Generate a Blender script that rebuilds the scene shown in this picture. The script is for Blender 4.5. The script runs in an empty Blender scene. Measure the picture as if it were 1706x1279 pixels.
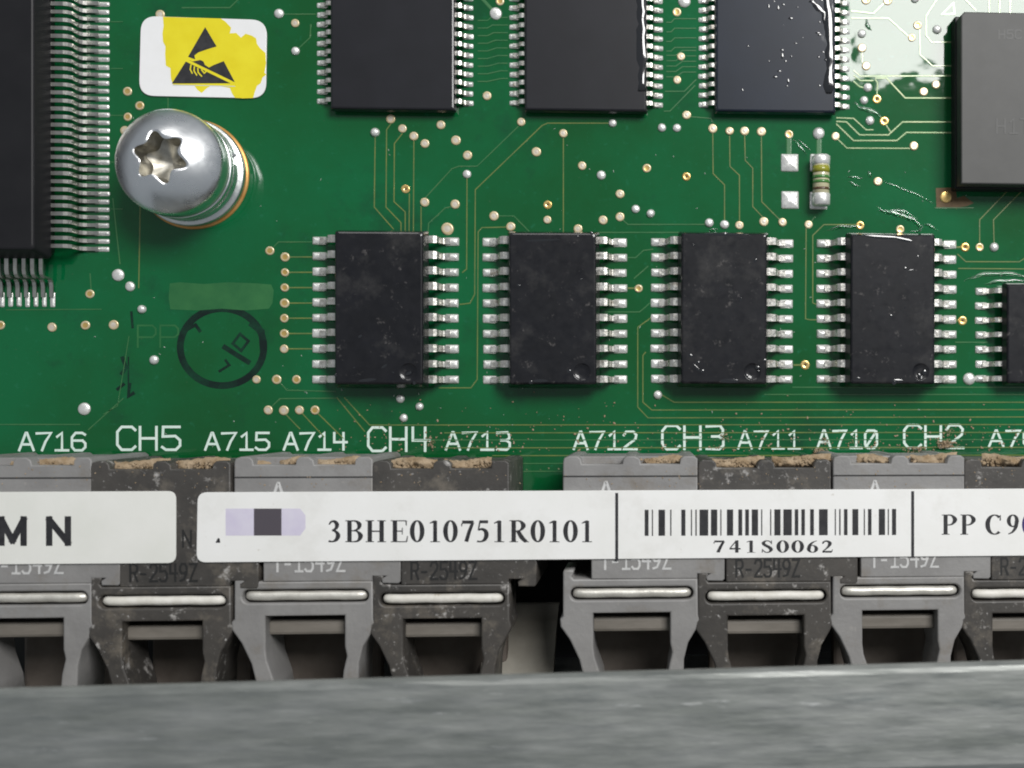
import bpy, bmesh, math, random
from mathutils import Vector, Matrix
random.seed(7)
scene = bpy.context.scene
# ------------------------------------------------------------------ camera (1 unit = 1 cm, board top at z = 0)
W, H = 1706.0, 1279.0
D, F, TH = 9.7, 1930.0, math.radians(3.0)
NX, NY = 1080.0, 680.0                      # foot of the perpendicular from the lens, in the photograph
CX, CY = NX + F*math.tan(TH), NY
cam_d = bpy.data.cameras.new('camera'); cam = bpy.data.objects.new('camera', cam_d)
scene.collection.objects.link(cam); scene.camera = cam
cam.location = (0, 0, D); cam.rotation_euler = (0, -TH, 0)
cam_d.sensor_width = 36; cam_d.lens = F/W*36
cam_d.shift_x = (W/2-CX)/W; cam_d.shift_y = (CY-H/2)/W
cam_d.clip_start = .05; cam_d.clip_end = 500
cam_d.dof.use_dof = True; cam_d.dof.focus_distance = 9.35; cam_d.dof.aperture_fstop = .45
# ------------------------------------------------------------------ light
world = bpy.data.worlds.new('World'); scene.world = world; world.use_nodes = True
bg = world.node_tree.nodes['Background']; bg.inputs[0].default_value = (.86, .93, 1, 1); bg.inputs[1].default_value = .27
def area(name, loc, target, sx, sy, power, col):
    l = bpy.data.lights.new(name, 'AREA'); l.shape = 'RECTANGLE'; l.size = sx; l.size_y = sy; l.energy = power; l.color = col
    o = bpy.data.objects.new(name, l); scene.collection.objects.link(o); o.location = loc
    o.rotation_euler = (Vector(target)-Vector(loc)).to_track_quat('-Z', 'Y').to_euler(); return o
area('window_lamp', (21.3, 24.9, 40), (21.3, 24.9, 0), 25.5, 21, 32500, (1, .985, .96))
area('added_fill_lamp', (-14, 62, 42), (0, 0, 0), 30, 14, 5000, (1, .98, .95))  # added low fill from beyond the board, no lamp known there
scene.view_settings.view_transform = 'Standard'; scene.view_settings.look = 'None'
scene.view_settings.exposure = 0; scene.view_settings.gamma = 1
scene.unit_settings.scale_length = .01
scene.render.engine = 'CYCLES'; scene.cycles.filter_width = 1.9

# ------------------------------------------------------------------ helpers
A_ = Vector((math.sin(TH), 0, -math.cos(TH))); R_ = Vector((math.cos(TH), 0, math.sin(TH))); U_ = Vector((0, 1, 0))
def P(px, py, z=0.0):
    d = A_ + R_*((px-CX)/F) + U_*((CY-py)/F)
    t = (z-D)/d.z
    return Vector((d.x*t, d.y*t, z))
def PL(l, z=0.0): return [P(a, b, z) for a, b in l]
col = scene.collection
def link(name, data, parent=None):
    o = bpy.data.objects.new(name, data); col.objects.link(o)
    if parent: o.parent = parent
    return o
def empty(name, loc=(0, 0, 0)):
    o = link(name, None); o.location = loc; o.empty_display_size = .1; return o
def tag(o, label=None, cat=None, group=None, kind=None):
    for k, v in (('label', label), ('category', cat), ('group', group), ('kind', kind)):
        if v: o[k] = v
    return o
def mesh(name, verts, faces, mats, smooth=False, idx=None):
    me = bpy.data.meshes.new(name); me.from_pydata([tuple(v) for v in verts], [], faces)
    for m in (mats if isinstance(mats, (list, tuple)) else [mats]): me.materials.append(m)
    if smooth: me.polygons.foreach_set('use_smooth', [True]*len(me.polygons))
    if idx: me.polygons.foreach_set('material_index', idx)
    me.update(); return me
def lathe(name, prof, mats, seg=24, midx=None, smooth=True):
    v, f, ix = [], [], []
    for r, z in prof:
        for s in range(seg):
            a = 2*math.pi*s/seg; v.append((r*math.cos(a), r*math.sin(a), z))
    for i in range(len(prof)-1):
        for s in range(seg):
            t = (s+1) % seg
            f.append((i*seg+s, i*seg+t, (i+1)*seg+t, (i+1)*seg+s)); ix.append(midx[i] if midx else 0)
    if prof[-1][0] > 1e-6: f.append(tuple((len(prof)-1)*seg+s for s in range(seg))); ix.append(midx[-1] if midx else 0)
    me = mesh(name, v, f, mats, smooth, ix)
    bm = bmesh.new(); bm.from_mesh(me); bmesh.ops.remove_doubles(bm, verts=bm.verts, dist=1e-5)
    bmesh.ops.recalc_face_normals(bm, faces=bm.faces); bm.to_mesh(me); bm.free(); return me
def plate_mesh(name, outlines, z0, z1, mat, bevel=0.0, res=1, smooth=False):
    """solid from 2D outlines (holes nested), z0..z1"""
    c = bpy.data.curves.new(name, 'CURVE'); c.dimensions = '2D'; c.fill_mode = 'BOTH'
    for pts in outlines:
        s = c.splines.new('POLY'); s.points.add(len(pts)-1)
        for i, p in enumerate(pts): s.points[i].co = (p[0], p[1], 0, 1)
        s.use_cyclic_u = True
    c.extrude = (z1-z0)/2 - bevel; c.bevel_depth = bevel; c.bevel_resolution = res
    if bevel: c.offset = -bevel
    t = bpy.data.objects.new('tmp', c); col.objects.link(t)
    bpy.context.view_layer.update()
    me = bpy.data.meshes.new_from_object(t.evaluated_get(bpy.context.evaluated_depsgraph_get()))
    bpy.data.objects.remove(t); bpy.data.curves.remove(c)
    me.transform(Matrix.Translation((0, 0, (z0+z1)/2))); me.materials.clear(); me.materials.append(mat); me.name = name
    return me
def plate(name, outlines, z0, z1, mat, parent=None, bevel=0.0, res=1):
    return link(name, plate_mesh(name, outlines, z0, z1, mat, bevel, res), parent)
def rrect(x0, y0, x1, y1, r, n=6):
    out = []
    for cx, cy, a0 in ((x1-r, y1-r, 0), (x0+r, y1-r, 90), (x0+r, y0+r, 180), (x1-r, y0+r, 270)):
        for i in range(n+1):
            a = math.radians(a0+90*i/n); out.append((cx+r*math.cos(a), cy+r*math.sin(a)))
    return out
def box_mesh(name, x0, y0, z0, x1, y1, z1, mat, bev=0.0):
    bm = bmesh.new(); bmesh.ops.create_cube(bm, size=1)
    for v in bm.verts: v.co = Vector((x0 if v.co.x < 0 else x1, y0 if v.co.y < 0 else y1, z0 if v.co.z < 0 else z1))
    if bev: bmesh.ops.bevel(bm, geom=list(bm.edges), offset=bev, segments=2, profile=.5, affect='EDGES')
    me = bpy.data.meshes.new(name); bm.to_mesh(me); bm.free(); me.materials.append(mat); return me
def ribbon(name, pts, w, mat, parent, z=0.0, h=.003):
    """flat raised strip with mitred corners"""
    n = len(pts); L, R = [], []
    for i in range(n):
        a = (pts[i]-pts[i-1]).xy.normalized() if i else None
        b = (pts[i+1]-pts[i]).xy.normalized() if i < n-1 else None
        d = ((a or b)+(b or a)).normalized(); nn = Vector((-d.y, d.x))
        k = 1/max(.5, nn.dot(Vector((-(a or b).y, (a or b).x))))
        L.append(pts[i].xy+nn*w/2*k); R.append(pts[i].xy-nn*w/2*k)
    v, f = [], []
    for i in range(n):
        l, r = L[i], R[i]; li = l.lerp(r, .18); ri = r.lerp(l, .18)
        v += [(l.x, l.y, z), (li.x, li.y, z+h), (ri.x, ri.y, z+h), (r.x, r.y, z)]
    for i in range(n-1):
        a, b = 4*i, 4*i+4
        for k in range(3): f.append((a+k+1, a+k, b+k, b+k+1))
    return link(name, mesh(name, v, f, mat), parent)
def tube_mesh(name, pts, rad, mat, seg=8, taper=None):
    v, f = [], []; n = len(pts)
    for i, p in enumerate(pts):
        d = (pts[min(i+1, n-1)]-pts[max(i-1, 0)]).normalized()
        a = d.cross(Vector((0, 0, 1))); a = a.normalized() if a.length > 1e-4 else Vector((1, 0, 0)); b = a.cross(d)
        r = rad*(taper[i] if taper else 1)
        for s in range(seg):
            t = 2*math.pi*s/seg; v.append(p+a*r*math.cos(t)+b*r*math.sin(t))
    for i in range(n-1):
        for s in range(seg):
            t = (s+1) % seg; f.append((i*seg+s, i*seg+t, (i+1)*seg+t, (i+1)*seg+s))
    f.append(tuple(range(seg-1, -1, -1))); f.append(tuple((n-1)*seg+s for s in range(seg)))
    return mesh(name, v, f, mat, True)

# ------------------------------------------------------------------ materials
def material(name, c1, c2=None, rough=.5, metal=0.0, scale=3.0, coat=0.0, coat_rough=.05, bump=0.0, bscale=8.0, rvar=0.0,
             spec=.5, speck=None, stretch=(1, 1, 1), contrast=(.35, .65), detail=6, trans=0.0, bdetail=3, cbump=0.0, cscale=2.0, cdetail=2.0):
    m = bpy.data.materials.new(name); m.use_nodes = True; nt = m.node_tree; N = nt.nodes; Lk = nt.links
    b = N['Principled BSDF']; b.inputs['Roughness'].default_value = rough; b.inputs['Metallic'].default_value = metal
    b.inputs['Specular IOR Level'].default_value = spec
    b.inputs['Coat Weight'].default_value = coat; b.inputs['Coat Roughness'].default_value = coat_rough
    if trans: b.inputs['Transmission Weight'].default_value = trans
    g = N.new('ShaderNodeNewGeometry'); mp = N.new('ShaderNodeMapping'); mp.inputs['Scale'].default_value = stretch
    Lk.new(g.outputs['Position'], mp.inputs['Vector'])
    def noise(sc, det, ro=.6):
        n = N.new('ShaderNodeTexNoise'); n.inputs['Scale'].default_value = sc; n.inputs['Detail'].default_value = det
        n.inputs['Roughness'].default_value = ro; Lk.new(mp.outputs[0], n.inputs['Vector']); return n.outputs['Fac']
    def ramp(src, lo, hi):
        r = N.new('ShaderNodeMapRange'); r.inputs['From Min'].default_value = lo; r.inputs['From Max'].default_value = hi
        Lk.new(src, r.inputs['Value']); return r.outputs[0]
    def mix(fac, a, bb):
        x = N.new('ShaderNodeMix'); x.data_type = 'RGBA'; Lk.new(fac, x.inputs[0])
        for i, s in ((6, a), (7, bb)):
            if isinstance(s, tuple): x.inputs[i].default_value = s+(1,)
            else: Lk.new(s, x.inputs[i])
        return x.outputs[2]
    cur = c1
    if c2: cur = mix(ramp(noise(scale, detail), *contrast), c1, c2)
    if speck:
        for (c3, sc, lo, hi) in speck: cur = mix(ramp(noise(sc, 5, .7), lo, hi), cur, c3)
    if isinstance(cur, tuple): b.inputs['Base Color'].default_value = cur+(1,)
    else: Lk.new(cur, b.inputs['Base Color'])
    if rvar:
        r = N.new('ShaderNodeMapRange'); r.inputs['To Min'].default_value = max(.02, rough-rvar); r.inputs['To Max'].default_value = rough+rvar
        r.inputs['From Min'].default_value = .3; r.inputs['From Max'].default_value = .7
        Lk.new(noise(scale*2.3, 5), r.inputs['Value']); Lk.new(r.outputs[0], b.inputs['Roughness'])
    if bump:
        bp = N.new('ShaderNodeBump'); bp.inputs['Strength'].default_value = 1; bp.inputs['Distance'].default_value = bump
        Lk.new(noise(bscale, bdetail), bp.inputs['Height']); Lk.new(bp.outputs[0], b.inputs['Normal'])
        if coat and not cbump: Lk.new(bp.outputs[0], b.inputs['Coat Normal'])
    if cbump:
        bp = N.new('ShaderNodeBump'); bp.inputs['Strength'].default_value = 1; bp.inputs['Distance'].default_value = cbump
        Lk.new(noise(cscale, cdetail), bp.inputs['Height']); Lk.new(bp.outputs[0], b.inputs['Coat Normal'])
    return m
M = {}
M['mask'] = material('solder_mask', (.0030, .080, .018), (.0015, .115, .036), .35, scale=.45, coat=1, coat_rough=.035, bump=.0012, bscale=9, spec=.04,
                     contrast=(.4, .62), speck=[((.012, .15, .07), 13, .60, .8), ((.05, .105, .05), 34, .64, .76), ((.004, .055, .022), 1.1, .55, .75)], cbump=.0075, cscale=1.7, cdetail=2.5)
M['mask_pour'] = material('solder_mask_over_copper', (.010, .125, .042), (.012, .15, .05), .35, scale=2, coat=1, coat_rough=.05)
M['mask_pale'] = material('pale_mask', (.010, .115, .030), (.024, .15, .040), .4, scale=4, coat=.6, coat_rough=.1)
M['edge'] = material('laminate_edge', (.12, .13, .05), (.2, .2, .08), .7)
M['trace'] = material('covered_copper', (.17, .21, .05), (.10, .17, .05), .3, scale=6, coat=1, coat_rough=.05)
M['trace_faint'] = material('covered_copper_faint', (.03, .15, .05), (.055, .165, .055), .3, scale=6, coat=1, coat_rough=.05)
M['trace_bright'] = material('covered_copper_glare', (.30, .36, .20), (.18, .28, .13), .25, scale=5, coat=1, coat_rough=.05, metal=.3)  # right-hand traces, lamp reflection lightened into their colour
M['cream'] = material('flux_gold', (.64, .51, .29), (.72, .62, .42), .34, metal=.4, scale=18, coat=.5)
M['gold'] = material('gold', (.78, .50, .14), (.85, .62, .25), .25, metal=.7, scale=12, coat=.6)
M['copper'] = material('orange_copper', (.62, .30, .08), (.70, .40, .14), .35, metal=.6, scale=8)
M['hole'] = material('via_hole', (.05, .03, .01), (.12, .06, .02), .6)
M['solder'] = material('solder', (.72, .72, .70), (.88, .88, .85), .34, metal=.5, scale=22, bump=.004, bscale=30, rvar=.12, coat=.4)
M['tin'] = material('tinned_lead', (.52, .50, .45), (.80, .79, .75), .3, metal=.85, scale=20, bump=.002, bscale=35, rvar=.12,
                    speck=[((.28, .22, .15), 7, .58, .74)])
M['tin_dim'] = material('tinned_lead_dull', (.42, .41, .38), (.60, .59, .55), .28, metal=.92, scale=12, bump=.001, bscale=30)
M['silk'] = material('white_ink', (.62, .78, .70), (.72, .84, .78), .6, scale=10, speck=[((.30, .42, .32), 14, .6, .75)])
M['soic'] = material('moulded_epoxy', (.004, .004, .006), (.007, .007, .010), .4, spec=.2, scale=5, coat=.7, coat_rough=.06, bump=.0012, bscale=5,
                     speck=[((.045, .043, .042), 2.6, .53, .8), ((.14, .13, .125), 14, .61, .80)], rvar=.1, cbump=.008, cscale=3.5)
M['tsop'] = material('coated_epoxy', (.009, .009, .012), (.012, .012, .016), .4, scale=3, spec=.3, coat=.5, coat_rough=.08, cbump=.006, cscale=2.2)
M['tsop_wet'] = material('wet_coated_epoxy', (.004, .008, .018), (.006, .011, .024), .35, scale=3, spec=.25, coat=1, coat_rough=.03, cbump=.008, cscale=2.2)
M['qfp'] = material('matt_epoxy', (.009, .009, .011), (.012, .012, .014), .45, scale=3, spec=.3)
M['bga'] = material('grey_epoxy', (.062, .062, .060), (.07, .07, .068), .5, scale=6, spec=.4)
M['zinc'] = material('zinc_plated_steel', (.88, .90, .92), (.95, .96, .97), .30, metal=1, scale=3, bump=.002, bscale=4, rvar=.06)
M['zinc_dull'] = material('zinc_washer', (.66, .69, .68), (.80, .82, .80), .3, metal=1, scale=8, bump=.002, bscale=20)
M['recess'] = material('darker_recess', (.30, .28, .23), (.62, .60, .54), .38, metal=.8, scale=9)  # darker base colour than the rest of the head
M['paper'] = material('label_paper', (.80, .80, .78), (.84, .84, .83), .55, scale=2, bump=.0006, bscale=25, speck=[((.73, .725, .70), 1.8, .52, .74), ((.66, .64, .60), 14, .66, .74)])
M['paper_warm'] = material('label_paper_aged', (.74, .745, .70), (.79, .79, .755), .55, scale=2, bump=.0006, bscale=25)
M['ink'] = material('black_ink', (.014, .014, .017), (.03, .03, .033), .5, scale=20)
M['ink_blue'] = material('blue_black_ink', (.03, .02, .14), None, .5)
M['lilac'] = material('faded_lilac_print', (.60, .56, .70), (.66, .63, .74), .55, scale=6)
M['dark_print'] = material('dark_print', (.075, .065, .08), None, .55)
M['sticker'] = material('sticker_white', (.80, .80, .80), (.84, .84, .85), .35, scale=4, coat=.6, coat_rough=.1, cbump=.03, cscale=3)
M['yellow'] = material('yellow_print', (.74, .62, .008), (.80, .70, .02), .35, scale=4, coat=.5, coat_rough=.12, cbump=.06, cscale=3)
M['stamp'] = material('stamp_ink', (.003, .012, .010), (.004, .045, .022), .5, scale=5, coat=.25, coat_rough=.1, spec=.2, contrast=(.42, .7))
M['brown'] = material('bare_laminate_brown', (.10, .055, .018), (.16, .10, .04), .6, scale=9)
M['rband'] = material('resistor_body', (.42, .40, .25), (.5, .47, .3), .3, coat=.8)
M['band_olive'] = material('olive_band', (.28, .28, .02), None, .3, coat=.8)
M['band_green'] = material('green_band', (.06, .20, .04), None, .3, coat=.8)
M['band_brown'] = material('brown_band', (.09, .045, .02), None, .3, coat=.8)
M['grey_plastic'] = material('grey_nylon', (.215, .21, .207), (.265, .26, .256), .5, scale=3, bump=.0025, bscale=30, speck=[((.17, .145, .115), 2.1, .55, .78), ((.36, .34, .31), 8, .63, .8)])
M['dark_plastic'] = material('dark_nylon', (.042, .039, .036), (.070, .064, .058), .5, scale=2.5, bump=.002, bscale=25,
                             speck=[((.16, .14, .115), 3.0, .52, .72), ((.40, .385, .37), 7, .60, .70), ((.45, .44, .43), 22, .62, .72)])
M['dusty_plastic'] = material('dusty_brown_plastic', (.13, .11, .09), (.22, .19, .15), .7, scale=5)
M['latch'] = material('latch_plastic', (.15, .135, .115), (.21, .19, .165), .6, scale=5, stretch=(.5, 2, 1))
M['cavity'] = material('cavity_plastic', (.075, .060, .050), (.12, .10, .085), .7, scale=3)
M['clip'] = material('clip_wire', (.60, .58, .53), (.78, .76, .70), .4, metal=.45, scale=9, bump=.004, bscale=14, speck=[((.35, .28, .18), 8, .64, .75)])
M['clip_white'] = material('clip_dusty', (.62, .60, .54), (.76, .74, .69), .55, scale=9, bump=.006, bscale=14, speck=[((.40, .34, .24), 8, .62, .75)])
M['rail'] = material('galvanised_steel', (.235, .25, .235), (.40, .41, .395), .5, metal=.8, scale=3.4, stretch=(.35, 2.4, 1), rvar=.14, bump=.003, bscale=9, detail=9,
                     speck=[((.19, .21, .21), 3, .58, .76), ((.62, .63, .62), 5, .62, .72)], contrast=(.3, .7))
M['bracket'] = material('bracket_steel', (.30, .28, .24), (.42, .40, .35), .55, metal=.3, scale=2)
M['floor'] = material('chassis_dark', (.012, .013, .013), (.02, .02, .02), .7, scale=1)
M['dust'] = material('brown_dust', (.27, .19, .11), (.40, .31, .21), .95, scale=14, bump=.01, bscale=30)
M['lint'] = material('white_lint', (.55, .60, .55), None, .8)
M['varnish'] = material('varnish', (.75, .9, .8), None, .04, trans=1.0, spec=.6)
M['emboss_white'] = material('emboss_white', (.50, .50, .50), (.60, .60, .59), .6, scale=12)
M['emboss_black'] = material('emboss_black', (.016, .016, .016), None, .5)
M['groove'] = material('groove_dark', (.03, .03, .03), None, .8)

# ------------------------------------------------------------------ setting below
floor = link('chassis_floor', box_mesh('chassis_floor', -14, -12, -1.4, 14, 12, -1.0, M['floor'])); tag(floor, kind='structure')

# ------------------------------------------------------------------ the board
board = empty('circuit_board', (0, 0, -.16))
tag(board, 'green glossy circuit board carrying black chips, gold vias and white lettering', 'circuit board')
def B(o):                                    # hang on the board, keeping world coordinates
    o.parent = board; o.location = o.location - Vector((0, 0, -.16)); return o
bl, br, bt, bb = P(-420, 0).x, P(1990, 0).x, P(0, -330).y, P(0, 900).y
pm = plate_mesh('board_panel', [[(bl, bb), (br, bb), (br, bt), (bl, bt)]], -.16, 0, M['mask'])
pm.materials.append(M['edge'])
for p in pm.polygons:
    if abs(p.normal.z) < .5: p.material_index = 1
B(link('board_panel', pm))

# traces: (pixels, width in px, material)
T = []
def tr(pts, w=2.0, m='trace'): T.append((pts, w, m))
tr([(625,226),(623.5,345),(656,382)]); tr([(652,205),(644,216),(643,345),(668,371),(668,390)])
tr([(670.5,222),(657,239),(656.4,336),(675,353),(675,390)]); tr([(689.5,234),(688.6,390)]); tr([(682,322),(681.4,390)])
tr([(701.5,344),(701.5,390)]); tr([(756,343),(742,346),(714,372),(713,390)], 2, 'trace_faint')
tr([(708,330),(753,281),(765,276.7),(795,276.7),(864,210)], 2, 'trace_faint')
tr([(778,297),(777.4,448),(770,454)]); tr([(1015,205),(912,205),(903,209),(791.8,316),(790.8,490),(783,505),(766,507)])
tr([(851,378),(803,379),(796.5,386),(795,632),(784.6,646),(731,646)]); tr([(829,359.6),(856,359.6),(882,386)], 2, 'trace_faint')
tr([(938.5,230),(938.5,390)])
tr([(1187.4,222),(1188,289),(1207,308),(1207,369)]); tr([(1215.5,226),(1216,277),(1231.8,292),(1232,369)])
tr([(1240.5,226),(1241.5,267),(1254,280),(1254,344),(1272,363)]); tr([(1268.4,227),(1269,336),(1300,367)])
tr([(1036,365),(1046,373.7),(1178,373.7)], 2, 'trace_faint'); tr([(996,387),(1131,387)], 2, 'trace_faint')
tr([(1148,194),(1184,197),(1188,204)], 2, 'trace_faint')
tr([(1314,230),(1314,262)], 9, 'mask_pale'); tr([(1364,230),(1364,262)], 9, 'mask_pale')
tr([(1396,232),(1411,246.5),(1518,247)], 2.6, 'trace_bright'); tr([(1393,196),(1422,197),(1442.6,216),(1455,216)], 2.6, 'trace_bright')
tr([(1393,202),(1410,203),(1432,224.6),(1480,224.6),(1503.6,203),(1590,203)], 3, 'trace_bright')
tr([(1393,206),(1422,234),(1494,234),(1510,220.5),(1590,221)], 3, 'trace_bright')
tr([(1418,30),(1480,30),(1513,60)], 3, 'trace_bright'); tr([(1422,117),(1433,126.7),(1590,126)], 3, 'trace_bright')
tr([(1422,125),(1433,134),(1455,134)], 3, 'trace_bright'); tr([(1458,130),(1477,130),(1508,163),(1590,163)], 3, 'trace_bright')
tr([(1461,158),(1462,138),(1458,132)], 2.4, 'trace_bright'); tr([(1532,47),(1533,91),(1553.7,109.5),(1590,109.5)], 2.6, 'trace_bright')
tr([(1566,-10),(1543,26.6),(1543,59),(1552,70),(1590,70)], 2.6, 'trace_bright'); tr([(1600,-10),(1626,17)], 3, 'trace_bright')
for x in (1648, 1665, 1683): tr([(x,-20),(x,30)], 3, 'trace_bright')
tr([(1436,86),(1437,104)], 3, 'trace_bright'); tr([(1422,135),(1432,144),(1440,146)], 3, 'trace_bright')
tr([(1476,208),(1484,220)], 2.4, 'trace_bright'); tr([(1418,18),(1455,22),(1474,4)], 4, 'trace_bright')
tr([(1557,346),(1622,346)], 2, 'trace_faint'); tr([(1680,316),(1632,366),(1632,405)]); tr([(1702,318),(1655,366),(1656,405)])
tr([(1345,378),(1358,360)], 2, 'trace_faint'); tr([(1343,378),(1342,531),(1349,532.6),(1366,532.6)])
tr([(1427,374),(1372.6,374),(1354,392),(1354,504.5),(1366,509)])
tr([(1595,423),(1609,435.7),(1698,436),(1716,424)]); tr([(1596,447),(1720,448)]); tr([(1591,570),(1645,570)], 2, 'trace_faint')
tr([(1592,411.6),(1602,411.6)], 3); tr([(1592,534),(1600,534)], 3); tr([(1322,608),(1336,608)], 3)
tr([(1046,480),(1058,480)], 3); tr([(1084,529.5),(1062.4,545),(1062.4,678),(1079.5,696),(1900,694)])
tr([(1076,586),(1071,592),(1071,670),(1086,683),(1900,682)]); tr([(1103,658),(1123,670),(1900,670)]); tr([(1273,657),(1900,657)], 2, 'trace_faint')
tr([(1320,645),(1900,645)], 2, 'trace_faint')
tr([(573.5,662),(615.8,708),(1900,707)]); tr([(561,662),(608,719)]); tr([(474,688),(500,715)]); tr([(503,688),(540,728)]); tr([(529,688),(572,730)])
tr([(740,721),(1900,720)]); tr([(690,733),(1900,732)], 2, 'trace_faint'); tr([(740,746),(1900,745)]); tr([(820,759),(1900,758)]); tr([(840,772),(1900,771)], 2, 'trace_faint')
tr([(860,785),(1000,785)], 2, 'trace_faint')
tr([(456,411),(464,403),(526,403)], 2, 'trace_faint')
for y in (428, 453.5, 479, 504.8, 530, 555.5, 581): tr([(481,y),(526,y)], 2.2)
tr([(466,637),(478,650),(560,652)], 2, 'trace_faint'); tr([(450,680),(466,664),(560,663)], 2, 'trace_faint')
tr([(1044,429),(1059,429),(1072,417),(1088,415)], 2, 'trace_faint'); tr([(1056,464),(1080,443)], 2, 'trace_faint')
tr([(1007,519.5),(1065.5,519.5),(1086,502)], 2, 'trace_faint')
tr([(234,330),(231,480)]); tr([(206,663),(147,716)], 2, 'trace_faint'); tr([(-60,707),(134,707)], 2, 'trace_faint')
tr([(303,12.5),(383,12.5),(400,-4)], 2, 'trace_faint'); tr([(280,162),(280,190)], 1.6, 'trace_faint')
tr([(473,23.5),(526,23.5)], 2, 'trace_faint'); tr([(498,80),(516.6,62.5),(518,40)], 2, 'trace_faint'); tr([(798,-8),(820,16)], 5, 'trace_faint')
tr([(150,455),(152,484)], 1.6, 'trace_faint'); tr([(10,516),(170,515)], 1.6, 'trace_faint')
tr([(172,690),(196,676),(215,560)], 1.4, 'trace_faint'); tr([(188,330),(200,440)], 2, 'trace_faint')
for i in range(9):
    y = 34+i*12.7; tr([(796,y),(812,y),(818+i*2.2,y-5),(846,y-5)], 1.8, 'trace_faint')
for i in range(4): tr([(1110,37+i*16),(1118,37+i*16),(1124,31+i*16),(1160,31+i*16)], 1.8, 'trace_faint')
for i in range(5): tr([(1110,92+i*9),(1126,92+i*9),(1137,84+i*9),(1160,84+i*9)], 1.8, 'trace_faint')
tr([(1106,185),(1116,185),(1158,142)], 2, 'trace_faint'); tr([(1108,152),(1140,152),(1160,132)], 2, 'trace_faint')
for i in range(5): tr([(185,36+i*78),(205,36+i*78)], 1.6, 'trace_faint')
for i, (pts, w, m) in enumerate(T):
    B(ribbon('trace', PL(pts), w/199., M[m], None, z=.0004+.0001*(i % 9), h=.0022))

# vias: gold ring with open hole, cream ring with dimple, solder dome
M['dimple'] = material('flux_dimple', (.70, .60, .48), (.80, .74, .64), .3, metal=.4, scale=20, coat=.5)
VM = {'g': lathe('via_open', [(.041, 0), (.039, .004), (.034, .006), (.016, .005), (.011, .0015), (0, .001)], [M['gold'], M['hole']], 20, [0, 0, 0, 0, 1]),
      'c': lathe('via_filled', [(.041, 0), (.039, .005), (.032, .008), (.022, .006), (.013, .007), (0, .008)], [M['cream'], M['dimple']], 20, [0, 0, 0, 1, 1]),
      's': lathe('via_domed', [(.040, 0), (.039, .006), (.033, .014), (.022, .020), (.01, .023), (0, .0235)], M['solder'], 20),
      'k': lathe('via_plugged', [(.041, 0), (.039, .005), (.031, .0075), (.024, .006), (.012, .005), (0, .005)], [M['cream'], M['gold']], 20, [0, 0, 0, 1, 1])}
V = """212.6,152,k 233,176,k 213,194.5,k 208,217,c 267,24,c 465,22.5,s 492,38.5,c 492.5,85,s 826,22.5,s,1.3 833,2,k 811.5,159.5,c 651,198,c
625,220.5,s 670.5,214,c 689.5,226.7,c 708,239,c 734.6,208,c 759.6,233.6,c 779,258.6,c 778,290,s 675.8,314.6,g 707.7,336.8,c 758.3,340,c 745.5,381,c,1.25
868.4,203,c 893.7,252.7,c 912.5,341,g 912,366,c 823,359.6,c 851,377.4,c 1140,2,s,1.3 1127.7,20,k 1134.6,94,c 1128.3,133,c 1144,191.4,c 1020.7,205,s
938.5,222,c 1102.7,212.6,s 1127.7,213,s 1187.4,214,c 1215.5,218,c 1240.5,218,c 1268.4,219,c 969.8,276,c 1001.7,291.7,s 1077.6,280,k 1143.6,294,g
1033,323,c 1059,348,s 1084,355.5,s 1033,361,c 1004.8,366.5,c 963,381,c 1181.5,371,s 1207,374,s 1231.8,375,c 1272.5,369,c 1303.6,370,c
1442.6,0,k 1478.6,1,k 1524,-2,s 1435.8,56,s 1528.7,42,k 1560.9,49,s 1519,62.5,k 1435.8,80,c 1442.7,110,c 1445.8,145.5,s 1439.5,167,s 1460.8,165,g
1538.7,152.6,c 1559.3,141,c 1449,201,s 1473,201.7,g 1314.5,223.6,k 1363.8,222,s,1.25 1392,226.8,c 1522.4,243,c 1462.4,302,c 1347,373.8,c 1433,375.3,g 1499.6,382,k
197,458,s,1.25 217,477,s 150,489.4,k 236.7,515,s 1,541.7,k 87,545,c 142.6,541.7,k 189.5,541,c 257,599.5,s 140.7,681,s,1.3 449.6,417.5,k 427.5,632,c
461,632,k 494,632,k 447,683,c 473,683.5,c 499,683,c 525,683,k 475,428,k 475,453.5,k 474.5,479,k 474.4,504.8,k 473.8,530,k 473.8,555.5,k 473.5,581,c
699,677,s 672.7,696,s 667,664,s,.9 1064,480.4,k 1096,657.7,s 1607.8,411.6,g 1632,411.6,k 1656,411.6,s 1603.4,534,g 1341.3,607.7,g 1614.4,631,s,1.3"""
for t in V.split():
    q = t.split(','); p = P(float(q[0]), float(q[1])); s = float(q[3]) if len(q) > 3 else random.uniform(.84, .98)
    o = link('via', VM[q[2]]); o.location = (p.x, p.y, .0012); o.rotation_euler.z = random.uniform(0, 6.28)
    o.scale = (s*random.uniform(.95, 1.05), s, random.uniform(.8, 1.3)); B(o)
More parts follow.
